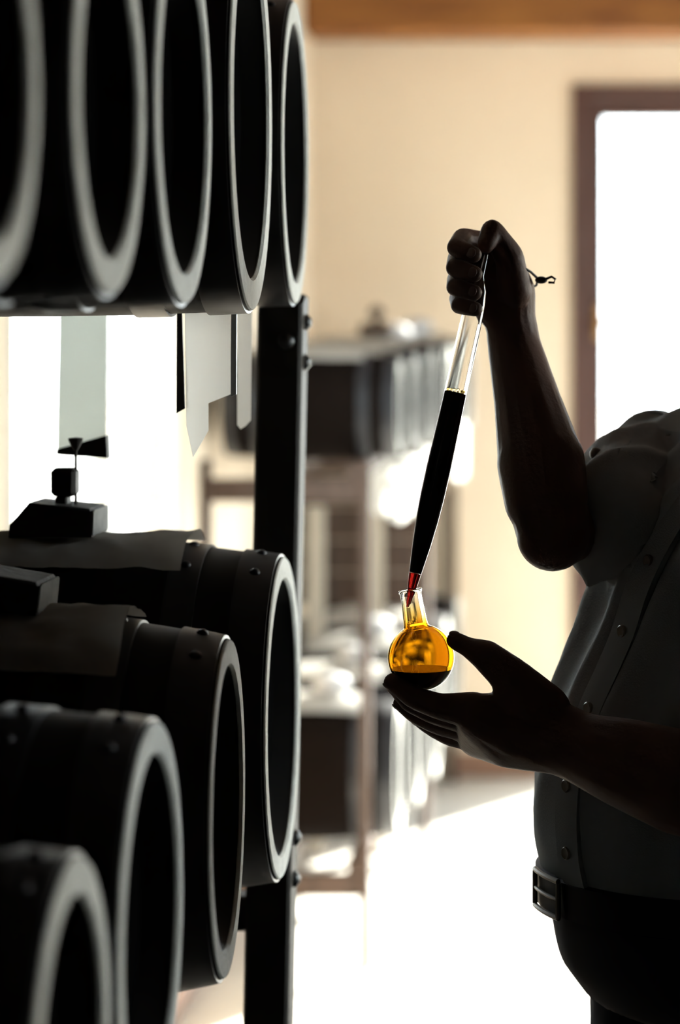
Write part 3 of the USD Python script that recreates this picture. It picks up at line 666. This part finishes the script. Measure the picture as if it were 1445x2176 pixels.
for py in (1040, 1180, 1325, 1482, 1640, 1780):
    c_, nn = on_front(py, -0.5, 0.0062)
    b = lathe([(0, -0.002), (0.0062, -0.002), (0.0066, 0.0008), (0.0055, 0.0018), (0.0042, 0.0010), (0, 0.0010)], 20)
    b.apply_transform(trimesh.geometry.align_vectors([0, 0, 1], nn)); b.apply_translation(c_); obj('button', b, 'shirt_button', sh)
b = tc.icosphere(2, radius=0.0065); b.apply_translation(W(1266, 964, 2.645)); obj('sleeve_button', b, 'buckle_metal', sh, smooth=True, label='small shiny button at the sleeve')

# belt, buckle, trousers, shoes
belt_r = lambda py, e: ring_at(py, 1157, .152, .174, extra=e)
ro, ri = [], []
zt_, zb_ = 1846, 1926
bo = [belt_r(y, e) for y, e in ((1926, 0.004), (1924, 0.009), (1850, 0.010), (1847, 0.004), (1847, -0.02), (1926, -0.02))]
nB = 72; vs = np.vstack(bo); fB = []
for i in range(6):
    for j in range(nB):
        a0, a1, b0, b1_ = i * nB + j, i * nB + (j + 1) % nB, ((i + 1) % 6) * nB + j, ((i + 1) % 6) * nB + (j + 1) % nB
        fB += [[a0, a1, b1_], [a0, b1_, b0]]
bm = trimesh.Trimesh(vs, fB, process=False); bm.fix_normals()
be = obj('belt', bm, 'belt_leather', man, smooth=40)
def belt_pt(ang, py, e):
    z = EYE - (py - VY) * 2.6 / F; ext = math.hypot(.152 * fwd[0], .174 * lat[0]); cx = (1157 - VX) * 2.6 / F + ext; a = math.radians(ang)
    return np.array([cx, 2.62, z]) + (.152 + e) * math.cos(a) * fwd + (.174 + e) * math.sin(a) * lat
lo_, hi_ = 6, 27
path = [belt_pt(a, 1848, 0.013) for a in np.linspace(lo_, hi_, 7)] + [belt_pt(hi_, y, 0.013) for y in np.linspace(1852, 1920, 5)] + [belt_pt(a, 1924, 0.013) for a in np.linspace(hi_, lo_, 7)] + [belt_pt(lo_, y, 0.013) for y in np.linspace(1920, 1852, 5)]
obj('buckle', tube(path, 0.0028, 8), 'buckle_metal', be, label='dull metal frame buckle')
obj('buckle_prong', tube([belt_pt(a, 1886, 0.013) for a in np.linspace(lo_, hi_, 6)], 0.002, 8), 'buckle_metal', be)

pan = [ring_at(y, x, p, q) for y, x, p, q in ((1915, 1163, .149, .172), (1960, 1172, .146, .174), (2010, 1180, .140, .174), (2060, 1192, .134, .176), (2110, 1222, .118, .172), (2150, 1250, .105, .168))]
tro = [to_man(loft(pan))]
for s in (-1, 1):
    h_, kn, an = legs[s]
    tro += [hull((h_ + [0, 0, 0.0], 0.092), (h_ + [0.0, 0, -0.12], 0.088)), hull((h_ + [0, 0, -0.12], 0.088), (kn, 0.070)), hull((kn, 0.070), (an + [0, 0, 0.03], 0.060))]
tr = from_man(union(tro).refine_to_length(0.014)); trimesh.smoothing.filter_taubin(tr, iterations=8)
tr.vertices = tr.vertices + tr.vertex_normals * (0.005 * (meshkit.fbm(tr.vertices * 11, 2, 3) - 0.5))[:, None]
obj('trousers', tr, 'trousers', man, smooth=True, label='dark navy trousers')
for s in (-1, 1):
    an = legs[s][2]; g0 = np.array([an[0], an[1], 0])
    so = union([hull((g0 - 0.045 * fwd + [0, 0, 0.038], 0.036), (g0 + 0.02 * fwd + [0, 0, 0.062], 0.042), (g0 + 0.10 * fwd + [0, 0, 0.04], 0.038), (g0 + 0.19 * fwd + [0, 0, 0.03], 0.028))]).trim_by_plane((0, 0, 1), 0.0042)
    obj('shoe', from_man(so), 'shoe_leather', man, smooth=40)

# cord bracelet with a knot and loose ends
loopc = [W(*q) for q in ((1072, 548, 2.585), (1100, 560, 2.590), (1128, 578, 2.612), (1143, 592, 2.635), (1140, 606, 2.665), (1110, 622, 2.69))]
br = obj('bracelet', tube(loopc, 0.0013, 8), 'cord', man, smooth=True, label='thin cord round the raised wrist with a knot')
kn_ = W(1150, 595, 2.632)
kb2 = tc.icosphere(2, radius=0.0042); kb2.vertices *= [1.5, 1, 0.9]; kb2.apply_translation(kn_)
obj('knot', cat_(kb2, tube([kn_, W(1162, 592, 2.63), W(1172, 588, 2.628), W(1180, 593, 2.627), W(1177, 601, 2.626), W(1166, 600, 2.628)], 0.0013, 6), tube([W(1141, 591, 2.635), kn_], 0.002, 6)), 'cord', br, smooth=True)
